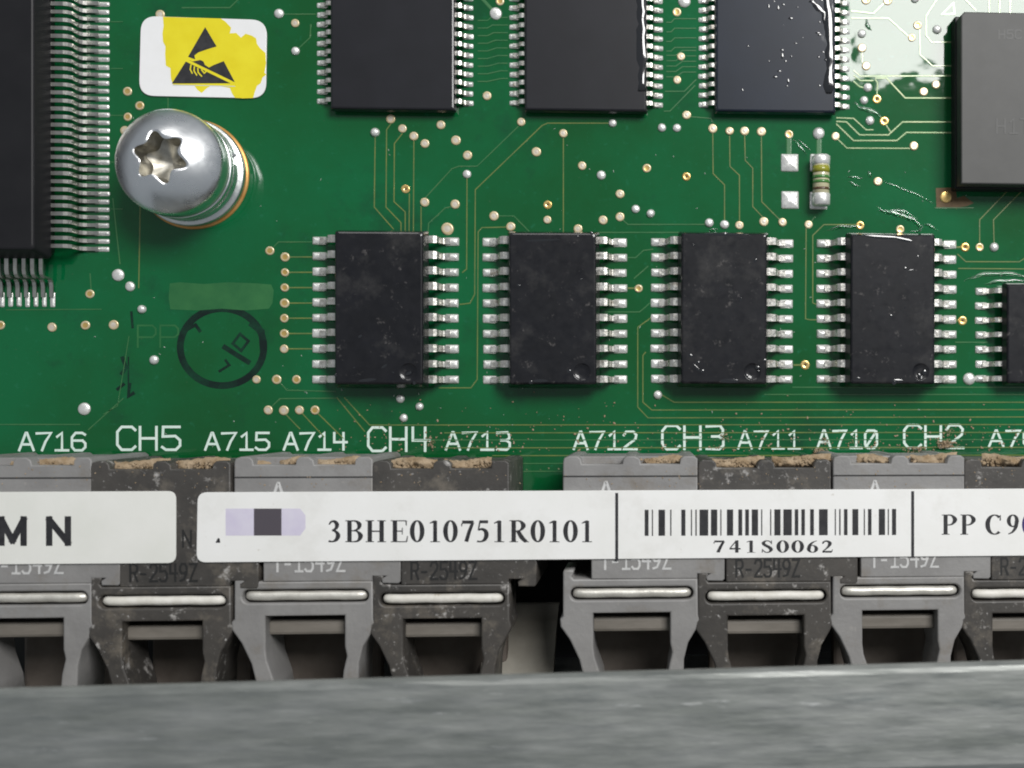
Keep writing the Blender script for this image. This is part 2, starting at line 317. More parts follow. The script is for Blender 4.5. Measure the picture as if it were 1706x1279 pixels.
# fiducial on bare brown laminate, copper ring under the screw, two free pads and the resistor's pads
B(plate('bare_patch', [[p.xy for p in PL([(1559,313),(1592,312),(1594,330),(1606,326),(1622,338),(1612,343),(1593,346),(1560,346)])]], 0, .0016, M['brown']))
p = P(1575.6, 328); o = link('fiducial', lathe('fiducial', [(.050, 0), (.048, .006), (.04, .007), (0, .007)], M['gold'], 24)); o.location = (p.x, p.y, .002); B(o)
SC = P(322, 290)
o = link('copper_ring', lathe('copper_ring', [(.452, 0), (.447, .012), (.30, .012), (.30, 0)], M['copper'], 64)); o.location = (SC.x, SC.y, .0005); B(o)
def pad_mesh(w, l, h=.012):
    v, f = [], []
    for d, z in ((0, 0), (.003, h*.45), (.010, h*.95), (.45*w, h*1.35)):
        v += [(x, y, z) for x, y in rrect(-l/2+d, -w/2+d, l/2-d, w/2-d, max(.001, .010-d*.4) if d < .02 else .0008, 3)]
    n = len(v)//4
    for a in range(3):
        for i in range(n): f.append((a*n+i, a*n+(i+1) % n, (a+1)*n+(i+1) % n, (a+1)*n+i))
    f.append(tuple(3*n+i for i in range(n)))
    return mesh('solder_pad', v, f, M['solder'], True)
big_pad = pad_mesh(.148, .148, .014)
for x, y in ((1315.5, 271), (1316, 333), (1364, 271), (1363.5, 334)):
    p = P(x, y); o = link('solder_pad', big_pad); o.location = (p.x, p.y, .001); B(o)
# under-mask artwork and the inspector's stamp
B(plate('pale_mask_patch', [[p.xy for p in PL([(283,472),(300,470),(340,473),(380,470),(430,472),(452,474),(456,484),(454,505),(448,514),(410,517),(370,514),(330,517),(284,515),(281,495)])]], 0, .0012, M['mask_pale']))
SF = {'A':[[(0,0),(.46,1),(.54,1),(1,0)],[(.18,.34),(.82,.34)]], '7':[[(0,.97),(1,1),(.62,.5),(.38,0)]], '1':[[(.22,.78),(.56,1),(.56,0)],[(.12,0),(1,0)]],
 '6':[[(.95,.9),(.75,1),(.3,1),(.05,.75),(.05,.2),(.25,0),(.75,0),(.97,.18),(.97,.4),(.78,.56)],[(.78,.56),(.1,.56)]],
 '5':[[(.95,1),(.08,1),(.06,.58),(.72,.6),(.97,.42),(.97,.18),(.75,0),(.22,0),(.02,.12)]],
 '4':[[(.75,0),(.75,1)],[(.08,1),(.08,.45),(1,.45)]], '3':[[(.05,.97),(.8,1),(.95,.82),(.92,.64),(.72,.54),(.35,.54)],[(.72,.54),(.97,.4),(.97,.16),(.75,0),(.05,.02)]],
 '2':[[(.05,.8),(.22,1),(.75,1),(.96,.82),(.9,.58),(.1,.1),(.05,0),(1,0)]], '0':[[(.25,0),(.05,.2),(.05,.8),(.25,1),(.75,1),(.95,.8),(.95,.2),(.75,0),(.25,0)]],
 'C':[[(1,.86),(.82,1),(.28,1),(.05,.78),(.05,.22),(.28,0),(.82,0),(1,.14)]], 'H':[[(.05,0),(.05,1)],[(.92,0),(.92,1)],[(.05,.5),(.92,.5)]],
 'P':[[(.05,0),(.05,1),(.8,1),(.97,.85),(.97,.6),(.8,.46)],[(.8,.46),(.05,.46)]], 'R':[[(.05,0),(.05,1),(.75,1),(.95,.85),(.95,.62),(.75,.5)],[(.75,.5),(.05,.5)],[(.55,.5),(.98,0)]],
 'T':[[(0,1),(1,1)],[(.5,1),(.5,0)]], '-':[[(.15,.42),(.75,.42)]], '9':[[(.1,.02),(.6,.1),(.93,.5),(.95,.8),(.72,1),(.28,1),(.06,.82),(.06,.62),(.28,.46),(.7,.46)],[(.7,.46),(.93,.62)]],
 'Z':[[(.05,1),(.95,1),(.05,0),(1,0)]], 'N':[[(.08,0),(.08,1)],[(.08,.97),(.9,.03)],[(.9,0),(.9,1)]], 'M':[[(.06,0),(.06,1)],[(.06,.97),(.5,.1)],[(.5,.1),(.94,.97)],[(.94,0),(.94,1)]], '/':[[(.1,.05),(.9,.95)]]}
SF['O'] = SF['0']+SF['/']                    # slashed zero
def stroke_mesh(name, items, mat, h=.0008):
    """items: list of (world points, width); one mesh of mitred ribbons at slightly different heights"""
    v, f = [], []; k = 0
    for pts, w in items:
        n = len(pts); base = len(v); zz = h+.00022*k; k += 1; cl = n > 3 and (pts[0]-pts[-1]).length < 1e-5
        for i in range(n):
            a = (pts[i]-pts[i-1]).xy.normalized() if i else None; b = (pts[i+1]-pts[i]).xy.normalized() if i < n-1 else None
            if cl and i == 0: a = (pts[0]-pts[-2]).xy.normalized()
            if cl and i == n-1: b = (pts[1]-pts[0]).xy.normalized()
            d = (a or b)+(b or a); d = d.normalized() if d.length > 1e-4 else (a or b); nn = Vector((-d.y, d.x))
            kk = 1/max(.62, abs(nn.dot(Vector((-(a or b).y, (a or b).x)))))
            ext = Vector((0, 0))
            if i == 0 and not cl: ext = -b*w*.4
            if i == n-1 and not cl: ext = a*w*.4
            for s in (1, -1):
                q = pts[i].xy+ext+nn*(s*w/2*kk); v.append((q.x, q.y, pts[i].z+zz))
        for i in range(n-1): f.append((base+2*i+1, base+2*i, base+2*i+2, base+2*i+3))
    me = mesh(name, v, f, mat); bm = bmesh.new(); bm.from_mesh(me); bmesh.ops.recalc_face_normals(bm, faces=bm.faces)
    for ff in bm.faces:
        if ff.normal.z < 0: ff.normal_flip()
    bm.to_mesh(me); bm.free(); return me
def stroke_text(name, txt, x0, x1, y0, y1, mat, w, z=0.0, gap=.25, shear=0.0):
    """txt in the pixel box x0..x1, y0 (top)..y1 (bottom) at height z"""
    n = len(txt); cw = (x1-x0)/(n+(n-1)*gap); items = []
    for i, ch in enumerate(txt):
        if ch == ' ': continue
        ox = x0+i*cw*(1+gap)
        for pl in SF[ch]: items.append(([P(ox+a*cw+shear*b*cw, y1-b*(y1-y0), z) for a, b in pl], w))
    return stroke_mesh(name, items, mat)
SILK = [('A716',32,143,721,750,.0195),('CH5',194,301,711,749,.021),('A715',342,449,721,749,.0195),('A714',473,578,721,749,.0195),('CH4',612,716,712,751,.021),
        ('A713',743,850,720,749,.0195),('A712',956,1061,719,748,.0195),('CH3',1102,1206,709,748,.021),('A711',1230,1333,718,747,.018),
        ('A71O',1362,1462,717,746,.0195),('CH2',1505,1605,708,746,.021),('A70',1648,1728,717,743,.0195)]
for t, x0, x1, y0, y1, w in SILK:
    B(link('printed_lettering', stroke_text('printed_lettering', t, x0, x1, y0, y1, M['silk'], w, gap=.2)))
B(link('printed_lettering', stroke_text('printed_lettering', 'PP', 228, 298, 542, 578, M['mask_pale'], .014, gap=.15)))
B(link('printed_triangle', stroke_mesh('printed_triangle', [(PL([(1588,5),(1569,24),(1590,23),(1588,5)]), .014)], M['trace_bright'], .004)))
c, rr = (370, 578), 69
it = [(PL([(c[0]+rr*1.01*math.cos(2*math.pi*i/48), c[1]+rr*.93*math.sin(2*math.pi*i/48)) for i in range(49)]), .055)]
B(link('inspection_stamp', stroke_mesh('inspection_stamp', it+[(PL([(374,578),(396,592),(414,603)]), .04), (PL([(420,540),(436,552),(438,580)]), .05),
    (PL([(388,572),(400,556),(414,568),(402,584),(388,572)]), .022), (PL([(366,618),(382,608),(376,600)]), .02), (PL([(313,548),(326,541),(333,551)]), .026)], M['stamp'], .0010)))
B(link('dark_smudge', stroke_mesh('dark_smudge', [(PL([(204,596),(210,612),(203,622)]), .03), (PL([(216,640),(214,660),(222,655)]), .03), (PL([(196,648),(206,640)]), .025),
    (PL([(214,595),(214,655)]), .012), (PL([(219,520),(221,545)]), .02)], M['stamp'], .0005)))
# clear varnish ridges
for pts, r in (([(1462,343),(1470,352),(1500,358),(1522,366),(1535,378),(1530,386),(1515,384)], .012), ([(1463,350),(1480,352),(1505,352),(1530,364)], .010),
    ([(1470,301),(1500,313),(1530,325),(1557,339)], .007), ([(1446,285),(1452,295)], .01), ([(1412,294),(1438,297)], .007), ([(1414,303),(1432,311)], .007),
    ([(1425,170),(1432,180),(1445,182),(1460,188),(1470,197)], .012), ([(1606,466),(1640,456),(1680,456),(1715,462)], .014), ([(1640,474),(1665,468),(1715,467)], .010),
    ([(1540,373),(1552,377),(1564,385)], .008), ([(1444,30),(1445,44),(1452,50)], .012), ([(1378,384),(1400,377),(1440,378)], .01), ([(1180,384),(1195,381)], .01),
    ([(1322,232),(1344,256)], .007), ([(1330,232),(1350,250)], .006)):
    w = PL(pts); 
    sm = []
    for i in range(len(w)-1):
        for k in range(4): sm.append(w[i].lerp(w[i+1], k/4))
    sm.append(w[-1]); n = len(sm)
    me = tube_mesh('varnish_ridge', [q+Vector((random.uniform(-.004,.004), random.uniform(-.004,.004), .001)) for q in sm], r*1.5, M['varnish'], 8,
                   [max(.15, math.sin(math.pi*(i+.3)/(n-.4)))*random.uniform(.75, 1.15) for i in range(n)])
    B(link('varnish_ridge', me))

# ------------------------------------------------------------------ chips
def body_mesh(name, w, l, z0, z1, mat, draft=.03, rc=.02, dimple=None, mid=.5):
    zm = z0+(z1-z0)*mid
    def loop(d, z): return [(x, y, z) for x, y in rrect(-w/2+d, -l/2+d, w/2-d, l/2-d, rc, 3)]
    r = .014
    loops = [loop(draft, z0), loop(0, zm-.006), loop(0, zm+.006), loop(draft-.004, z1-r), loop(draft+.003, z1-r*.35), loop(draft+r, z1)]
    bm = bmesh.new(); vs = [[bm.verts.new(p) for p in L] for L in loops]; n = len(vs[0])
    for a, b in zip(vs, vs[1:]):
        for i in range(n): bm.faces.new((a[i], a[(i+1) % n], b[(i+1) % n], b[i]))
    bm.faces.new(list(reversed(vs[0])))
    if dimple:
        cx, cy, rd = dimple; rings = []
        for f, dz in ((1, 0), (.93, -.004), (.75, -.010), (.4, -.014)):
            rings.append([bm.verts.new((cx+rd*f*math.cos(2*math.pi*i/20), cy+rd*f*math.sin(2*math.pi*i/20), z1+dz)) for i in range(20)])
        for a, b in zip(rings, rings[1:]):
            for i in range(20): bm.faces.new((a[i], a[(i+1) % 20], b[(i+1) % 20], b[i])).smooth = True
        bm.faces.new(rings[-1])
        ed = [bm.edges.get((vs[-1][i], vs[-1][(i+1) % n])) for i in range(n)]+[bm.edges.get((rings[0][i], rings[0][(i+1) % 20])) for i in range(20)]
        bmesh.ops.triangle_fill(bm, edges=ed, use_beauty=True)
    else: bm.faces.new(vs[-1])
    bmesh.ops.recalc_face_normals(bm, faces=bm.faces)
    me = bpy.data.meshes.new(name); bm.to_mesh(me); bm.free(); me.materials.append(mat); return me
def lead_mesh(prof, th, w, mat, wf=None):
    """gull-wing strip: prof = centre line (x outwards, z), extruded across y; wf = width factor per point"""
    n = len(prof); v, f = [], []
    for i, (x, z) in enumerate(prof):
        a = Vector(prof[max(i-1, 0)]); b = Vector(prof[min(i+1, n-1)]); d = (b-a).normalized(); nn = Vector((-d.y, d.x))*th/2
        hw = w/2*(wf[i] if wf else 1)
        for s, yy in ((1, -hw), (1, hw), (-1, hw), (-1, -hw)): v.append((x+nn.x*s, yy, z+nn.y*s))
    for i in range(n-1):
        for k in range(4): f.append((4*i+k, 4*i+(k+1) % 4, 4*i+4+(k+1) % 4, 4*i+4+k))
    f += [(3, 2, 1, 0), tuple(4*(n-1)+k for k in range(4))]
    me = mesh('lead', v, f, mat); bm = bmesh.new(); bm.from_mesh(me); bmesh.ops.recalc_face_normals(bm, faces=bm.faces); bm.to_mesh(me); bm.free(); return me
def chip(name, centre, label, group, bodyme, sides, leadme, padme, edge, padx, yaw=0.0):
    """sides: list of (angle, half body width, [offsets along the side])"""
    e = empty(name, (centre.x, centre.y, .002)); e.rotation_euler.z = yaw; tag(e, label, 'chip', group)
    link('body', bodyme, e)
    for ang, half, offs in sides:
        R = Matrix.Rotation(math.radians(ang), 3, 'Z')
        for t in offs:
            if ang == 180: t = -t
            l = link('lead', leadme, e); l.location = R @ Vector((half, t, 0)); l.rotation_euler.z = math.radians(ang)
            l.scale = (1, random.uniform(.93, 1.05), 1)
            if padme:
                q = Vector(centre)+Matrix.Rotation(yaw, 3, 'Z') @ (R @ Vector((half+padx, t, 0)))
                o = link('solder_pad', padme); o.location = (q.x, q.y, .0015); o.rotation_euler.z = math.radians(ang)+yaw
                o.scale = (random.uniform(.95, 1.05), random.uniform(.92, 1.05), random.uniform(.7, 1.4)); B(o)
    return e
soic_lead = lead_mesh([(-.03,.125),(.035,.125),(.055,.118),(.066,.10),(.080,.045),(.090,.027),(.108,.02),(.155,.02)], .026, .048, M['tin'], [1.25,1.25,1.2,1.05,1,1,1,1])
soic_pad = pad_mesh(.070, .115, .016)
soic_body = body_mesh('soic_body', .75, 1.28, .02, .25, M['soic'], .028, .02, (.235, -.515, .072))
offs10 = [(i-4.5)*.127 for i in range(10)]
CG = 'black wide chips in the lower row'
for (x, y), lab, yaw in (((643, 517), 'dusty black chip beside the round ink stamp, first of the lower row', .0), ((925, 518), 'black chip above the gap between connectors, second of the lower row', .004),
                         ((1203, 518), 'black chip standing above the CH3 lettering, third of the lower row', -.003), ((1477, 519), 'black chip below the varnish streaks, fourth of the lower row', -.002)):
    chip('surface_mount_chip', P(x, y), lab, CG, soic_body, [(0, .375, offs10), (180, .375, offs10)], soic_lead, soic_pad, 0, .165, yaw)
n_lead = lead_mesh([(-.03,.09),(.03,.09),(.05,.083),(.062,.06),(.074,.03),(.09,.018),(.145,.0195)], .024, .042, M['tin'])
c5 = P(1640, 558); e5 = Vector((c5.x+.315, c5.y, 0))
offs7 = [(i-3)*.1235 for i in range(7)]
chip('surface_mount_chip', e5, 'small black chip cut off by the right edge of the picture', None, body_mesh('small_body', .39, .86, .02, .185, M['soic'], .02, .02),
     [(0, .195, offs7), (180, .195, offs7)], n_lead, pad_mesh(.062, .1, .016), 0, .150)
tsop_lead = lead_mesh([(-.02,.06),(.022,.06),(.036,.055),(.046,.04),(.056,.022),(.07,.015),(.098,.015)], .014, .034, M['tin'], [1.05,1.05,1.05,1,1,1.0,1.0])
tsop_pad = pad_mesh(.042, .085, .010)
def tsop(xc, ybot, wpx, ylast, lab, mat, step):
    w = 1.016; c = P(xc, 0); b = P(xc, ybot, .05).y; l = 2.222
    ctr = Vector((c.x, b+l/2, 0)); y0 = P(xc, ylast).y-ctr.y
    offs = [y0+i*.079 for i in range(15)]
    chip('memory_chip', ctr, lab, 'black memory chips along the top edge', body_mesh('tsop_body', w, l, .012, .112, mat, .012, .012),
         [(0, w/2, offs), (180, w/2, list(offs))], tsop_lead, tsop_pad, 0, .088)
tsop(659, 187, 0, 170.4, 'plain matt black memory chip nearest the yellow warning sticker', M['tsop'], 0)
tsop(977, 189, 0, 173.5, 'black memory chip with a streaked bright right edge, middle of three', M['tsop'], 0)
tsop(1290, 191, 0, 176, 'wet looking black memory chip with white glints of varnish', M['tsop_wet'], 0)
# quad flat pack at the left edge
mc = P(86, 431, .18); tc = P(57, 413, .36)
QW = 2.8; qc = Vector((mc.x-QW/2, mc.y+QW/2, 0))
xs = P(112, 200, .18).x-mc.x; xf = P(141, 200, .02).x-mc.x; xe = P(164, 200, .02).x-mc.x
q_lead = lead_mesh([(-.03,.18),(xs*.75,.18),(xs,.172),(xs+.018,.155),(xf-.035,.05),(xf-.012,.026),(xf+.02,.016),(xe,.016)], .016, .030, M['tin_dim'])
q_pad = pad_mesh(.038, .12, .010)
yl = P(160, 415).y-qc.y; rights = [yl+i*.0645 for i in range(37)]
xb = P(88, 490).x-qc.x; bots = [xb-i*.0665 for i in range(10)]
chip('processor_chip', qc, 'large black chip with dense fine leads at the left edge', None, body_mesh('quad_body', QW, QW, .03, .36, M['qfp'], .05, .03, None, .48),
     [(0, QW/2, rights), (-90, QW/2, bots)], q_lead, q_pad, 0, (xe+.02), 0)
# grey block package on the right
g0 = P(1601, 19, .28); g1 = P(1601, 306, .28); gl = g0.y-g1.y
ge = empty('processor_chip', (g0.x+gl/2, (g0.y+g1.y)/2, .002)); tag(ge, 'thick grey square chip without visible leads at the right edge', 'chip')
link('body', plate_mesh('body', [[(-gl/2+.03, gl/2), (-gl/2, gl/2-.03), (-gl/2, -gl/2), (gl/2, -gl/2), (gl/2, gl/2)]], .13, .28, M['bga'], .012, 2), ge)
link('carrier', box_mesh('carrier', -gl/2-.01, -gl/2-.012, 0, gl/2+.01, gl/2+.012, .125, M['qfp'], .008), ge)
it = []
for txt, x0, x1, y0, y1 in (('H5C', 1664, 1704, 50, 64), ('H1T', 1660, 1720, 198, 222)):
    n = len(txt); cw = (x1-x0)/(n*1.3)
    for i, ch in enumerate(txt):
        for pl in SF[ch]: it.append(([P(x0+i*cw*1.3+a*cw, y1-b*(y1-y0), .2822)-Vector(ge.location) for a, b in pl], .012))
mk = link('faint_marking', stroke_mesh('faint_marking', it, material('faint_marking', (.075, .075, .073), None, .5), .0006), ge)

# varnish beads and smears added on chip tops, shaped for lamp glints
def bead_mesh(w=1.0):
    return lathe('glint_bead', [(1, 0), (.9, .05), (.75, .105), (.55, .16), (.3, .21), (0, .225)], M['bead'], 12)
M['bead'] = material('dark_glint_gloss', (.012, .013, .016), None, .1, coat=1, coat_rough=.02)  # dark gloss for the added glint shapes
BD = bead_mesh()
def bead(e, px, py, z, rx, ry, rot=0):
    q = P(px, py, z); o = link('glint_bead', BD, e)
    o.matrix_parent_inverse = Matrix(); o.location = Matrix.Rotation(-e.rotation_euler.z, 3, 'Z') @ (q-e.location); o.location.z = z-.0025
    o.scale = (rx*1.5, ry*1.5, min(rx, ry)*1.7); o.rotation_euler.z = rot
chips = [o for o in col.objects if o.parent is None and o.get('category') == 'chip']
soics = [o for o in chips if o.name.startswith('surface')]; mems = [o for o in chips if o.name.startswith('memory')]
for e, sp in zip(soics, ([(672,405),(681,622),(655,620),(690,637),(600,560),(590,612),(560,625)], [(968,465),(962,394),(948,618),(864,475),(884,636),(985,388)], [(1200,479),(1234,498),(1258,434),(1155,408),(1150,592),(1162,604),(1170,618),(1244,626),(1262,612),(1273,600),(1207,390)],
                     [(1529,427),(1508,447),(1508,512),(1484,526),(1484,533),(1532,626),(1490,637),(1430,630),(1540,620),(1513,398)])):
    for x, y in sp: bead(e, x, y, .25, random.uniform(.008, .02), random.uniform(.006, .013), random.uniform(0, 3))
    for i in range(7): bead(e, sp[0][0]*0+{0:630,1:922,2:1207,3:1484}[soics.index(e)]+random.uniform(-65, 65), random.choice((random.uniform(590, 634), random.uniform(395, 630))), .25, random.uniform(.004, .012), random.uniform(.004, .008), random.uniform(0, 3))
for e, l in zip(soics, ([(612,633,.07,.012,.1),(640,610,.03,.01,.6),(694,470,.006,.10,0)], [(900,634,.06,.012,0),(905,400,.16,.010,.05),(982,440,.006,.12,0)], [(1215,634,.07,.014,0),(1160,612,.05,.01,-.8),(1205,391,.15,.010,0),(1240,396,.05,.008,.1)], [(1495,634,.05,.012,0),(1470,395,.13,.014,-.04),(1505,399,.07,.014,-.2),(1518,450,.04,.008,.1)])):
    for x, y, rx, ry, ro in l: bead(e, x, y, .25, rx, ry, ro)
wet = mems[2]
for i in range(46):
    x = random.choice((random.gauss(1300, 12), random.gauss(1300, 14), random.uniform(1230, 1370), 1368+random.gauss(0, 6))); y = random.uniform(-20, 150) if random.random() < .75 else random.uniform(0, 60)
    bead(wet, x, y, .112, random.uniform(.006, .028), random.uniform(.005, .012), random.choice((0, 0, 1.57, random.uniform(0, 3))))
def edge_ridge(e, pts, r):  # added low ridge, sloped to show a bright lamp streak
    w = []
    for a_, b_ in zip(pts, pts[1:]):
        for k in range(8): w.append(P(a_[0]+(b_[0]-a_[0])*k/8+random.uniform(-1, 1), a_[1]+(b_[1]-a_[1])*k/8, .112)-e.location)
    me = tube_mesh('glint_edge', [Vector((q.x, q.y, 0)) for q in w], r*1.3, M['bead'], 14, [random.uniform(.6, 1.25) for q in w])
    for v_ in me.vertices: v_.co.z = .1085+v_.co.z*.24
    link('glint_edge', me, e)
edge_ridge(mems[1], [(1067,-20),(1068,60),(1070,165)], .030); edge_ridge(wet, [(1376,-20),(1382,60),(1381,170)], .034); edge_ridge(wet, [(1350,0),(1372,22),(1378,60)], .02)
edge_ridge(mems[0], [(750,-20),(750,165)], .012)

# ------------------------------------------------------------------ resistor (cylinder lying on its two pads)
pr0, pr1 = P(1365, 262), P(1365.5, 346)
rl = (pr0-pr1).length; re_ = empty('resistor', ((pr0.x+pr1.x)/2, (pr0.y+pr1.y)/2, .012)); tag(re_, 'small cylindrical resistor with green and olive bands beside two bare pads', 'resistor')
def cyl(name, t0, t1, r, mat, round_end=0):
    prof = [(r*.8, t0), (r, t0+.012), (r, t1-.012), (r*.8, t1)] if round_end else [(r, t0), (r, t1)]
    me = lathe(name, [(0, prof[0][1])]+prof+[(0, prof[-1][1])], mat, 28)
    me.transform(Matrix.Rotation(math.radians(90), 4, 'X')); me.transform(Matrix.Translation((0, 0, .078)))
    return link(name, me, re_)
h = rl/2                                     # +t runs down the picture after the rotation
cyl('body', -h+.07, h-.08, .070, M['rband'], 1)
cyl('end_cap', -h, -h+.09, .076, M['solder'], 1); cyl('end_cap', h-.11, h, .076, M['solder'], 1)
for t0, t1, m in ((-h+.095, -h+.15, 'band_olive'), (-h+.175, -h+.20, 'band_green'), (-h+.215, -h+.24, 'band_green'), (-h+.275, -h+.295, 'band_brown')):
    cyl('colour_band', t0, t1, .0725, M[m])

# ------------------------------------------------------------------ screw
sc = empty('screw', (SC.x, SC.y, .012)); sc.scale = (1, 1, .94); tag(sc, 'shiny zinc pan head screw with star recess and washers', 'screw')
link('flat_washer', lathe('flat_washer', [(.2, 0), (.425, 0), (.435, .01), (.435, .07), (.425, .08), (.2, .08)], M['zinc_dull'], 72), sc)
n = 70; v, f = [], []
for i in range(n+1):                         # split spring washer
    a = math.radians(20+346*i/n); zz = .083+.05*i/n
    for r, z in ((.25, zz), (.405, zz), (.41, zz+.01), (.41, zz+.085), (.405, zz+.095), (.25, zz+.095)): v.append((r*math.cos(a), r*math.sin(a), z))
for i in range(n):
    for k in range(6): f.append((6*i+k, 6*i+(k+1) % 6, 6*i+6+(k+1) % 6, 6*i+6+k))
f += [tuple(range(6)), tuple(6*n+k for k in range(6))]
link('spring_washer', mesh('spring_washer', v, f, M['zinc'], False), sc)
link('upper_washer', lathe('upper_washer', [(.2, .236), (.405, .236), (.412, .245), (.412, .295), (.405, .305), (.2, .305)], M['zinc'], 72), sc)
SEG = 144; v, f, ix = [], [], []
def tor(a): return .170+.030*math.cos(6*a)+.004*math.cos(12*a)
def ring(fr, fz):
    b = len(v)
    for s in range(SEG):
        a = 2*math.pi*s/SEG; r = fr(a); v.append((r*math.cos(a), r*math.sin(a), fz(r)))
    return b
dome = lambda r: .735-.235*(r/.42)**2.1
rot = math.radians(17)
rs = [ring(lambda a: .25, lambda r: .308)]
for rad, z in ((.395, .308), (.408, .325), (.415, .40), (.415, .47), (.412, .50)): rs.append(ring(lambda a, rad=rad: rad, lambda r, z=z: z))
for rad in (.40, .375, .34, .30, .26): rs.append(ring(lambda a, rad=rad: rad, lambda r: dome(r)))
for k in (.8, .6, .4, .2): rs.append(ring(lambda a, k=k: (tor(a+rot)+.012)*(1-k)+.26*k, lambda r: dome(r)))
rs.append(ring(lambda a: tor(a+rot)+.010, lambda r: dome(r)-.002)); rs.append(ring(lambda a: tor(a+rot), lambda r: dome(r)-.012)); nwall = len(rs); rs.append(ring(lambda a: tor(a+rot), lambda r: dome(r)-.012))
for k in (.3, .65, 1): rs.append(ring(lambda a, k=k: tor(a+rot)*(1-.06*k), lambda r, k=k: .69-.225*k))
nfl = len(rs); rs.append(ring(lambda a: tor(a+rot)*.94, lambda r: .465))
rs.append(ring(lambda a: .06, lambda r: .425)); rs.append(ring(lambda a: .004, lambda r: .415))
for i, (a, b) in enumerate(zip(rs, rs[1:])):
    if i in (nwall-1, nfl-1): continue
    for s in range(SEG):
        t = (s+1) % SEG; f.append((a+s, a+t, b+t, b+s)); ix.append(1 if i >= nwall-1 else 0)
me = mesh('head', v, f, [M['zinc'], M['recess']], True, ix)
link('head', me, sc)
link('shank', lathe('shank', [(.19, -.3), (.19, .31)], M['zinc_dull'], 24), sc)

# ------------------------------------------------------------------ warning sticker
sc0 = P(338, 95)
st = empty('warning_sticker', (sc0.x, sc0.y, .003)); tag(st, 'white rounded sticker with a torn yellow patch and black hand triangle', 'sticker')
def SP(l, z=0.0): return [(p-sc0).xy for p in PL([(a/3.198, b/3.198) for a, b in l])]
out = []
cs = [(232.5, 160), (444, 164.5), (445.5, 34), (236, 27)]   # bottom-left, bottom-right, top-right, top-left
for i, cpx in enumerate(cs):
    p0, pa, pb = Vector(cpx), Vector(cs[i-1]), Vector(cs[(i+1) % 4]); r = 26
    A2 = p0+(pa-p0).normalized()*r; B2 = p0+(pb-p0).normalized()*r
    for k in range(9):
        t = k/8; q = A2*(1-t)**2+p0*2*t*(1-t)+B2*t*t; out.append((q.x*3.198, q.y*3.198))
link('backing', plate_mesh('backing', [SP(out)], 0, .012, M['sticker'], .003), st)
yl_ = [(872,92),(1000,96),(1180,101),(1205,118),(1235,150),(1228,180),(1262,178),(1288,203),(1312,182),(1345,192),(1368,207),(1372,235),(1388,258),(1418,285),(1421,340),(1412,390),(1422,400),(1402,415),(1392,445),(1372,460),(1360,495),(1352,524),(1300,526),(1256,523),(1240,500),(1228,470),(1180,462),(1132,456),(1108,470),(1078,497),(1055,480),(1038,456),(925,452),(915,420),(912,365),(888,352),(884,290),(886,250),(873,225),(870,180),(876,140)]
link('yellow_print', plate_mesh('yellow_print', [SP(yl_)], .0121, .0128, M['yellow']), st)
tri1 = [(1097,147),(1158,250),(1105,266),(1060,282),(1040,298),(1044,318),(1030,314),(1006,305)]
tri2 = [(994,330),(1232,446),(920,447)]
tri3 = [(1010,322),(1030,330),(1072,322),(1088,330),(1096,348),(1118,362),(1140,350),(1160,342),(1196,328),(1255,440),(1248,437)]
zz = .0129
for pl in (tri1, tri2, tri3): link('black_symbol', plate_mesh('black_symbol', [SP(pl)], zz, zz+.0006, M['ink']), st); zz += .00015
for pl in ([(1022,348),(1018,372),(1028,392)], [(1040,358),(1038,380),(1052,402)], [(1058,366),(1060,388),(1078,408)], [(1078,374),(1092,392),(1108,378)]):
    it = [([Vector((q.x, q.y, .0136)) for q in SP(pl)], .010)]
    link('finger_outline', stroke_mesh('finger_outline', it, M['yellow'], .0002), st)
link('triangle_crease', stroke_mesh('triangle_crease', [([Vector((q.x, q.y, .0132)) for q in SP([(925,455),(1100,458),(1255,462)])], .006)], M['lint'], .0002), st)

# ------------------------------------------------------------------ fibre connectors (10 mm tall, 10.16 mm wide)
HZ = 1.0
def mm(pts): return [(a*.1, -b*.1) for a, b in pts]
HOUS = mm([(0,.35),(.1,.02),(.5,-.12),(1.1,-.1),(1.35,.12),(1.4,.48),(4.45,.5),(4.5,.1),(4.75,-.1),(5.4,-.1),(5.75,.15),(5.8,.48),(8.75,.5),(8.8,.1),(9.05,-.1),(9.8,-.1),(10.06,.1),
           (10.06,6.6),(12.1,6.6),(12.1,9.15),(11.95,9.32),(10.75,9.3),(10.72,8.95),(11.05,8.74),(10.06,8.74),(10.06,9.12),(2.1,9.12),(2.1,6.9),(.0,6.9)])
FRAME = mm([(0,9.0),(.1,8.85),(.78,8.85),(.78,9.1),(.62,9.35),(.8,9.553),(10.06,9.553),(10.1,12.3),(10.25,12.7),(10.0,13.3),(9.35,14.4),(9.05,15.6),(8.95,19),
            (7.65,19),(7.9,16.2),(8.15,15.1),(8.0,14.4),(8.0,12.1),(2.25,12.1),(2.25,14.6),(2.35,15.4),(2.9,17.0),(3.2,19),(1.7,19),(1.55,17.0),(1.2,15.6),(.5,14.1),(-.2,13.1),(-.22,12.5),(.0,12.3)])
SLOT = [(a*.1, -b*.1) for a, b in rrect(.55, 9.7, 9.75, 10.7, .49, 6)]
WIN = mm([(2.3,11.45),(7.95,11.45),(7.95,12.7),(2.3,12.7)])
hous_m = {k: plate_mesh('housing', [HOUS], .02, HZ, M[k], .010, 2) for k in ('grey_plastic', 'dark_plastic')}
FRAME2 = [(x_, y_+.045) for x_, y_ in FRAME]
fram_m = {k: plate_mesh('front_frame', [FRAME2, SLOT], .55, HZ-.004, M[k], .014, 2) for k in ('grey_plastic', 'dark_plastic')}
clip_m = {}
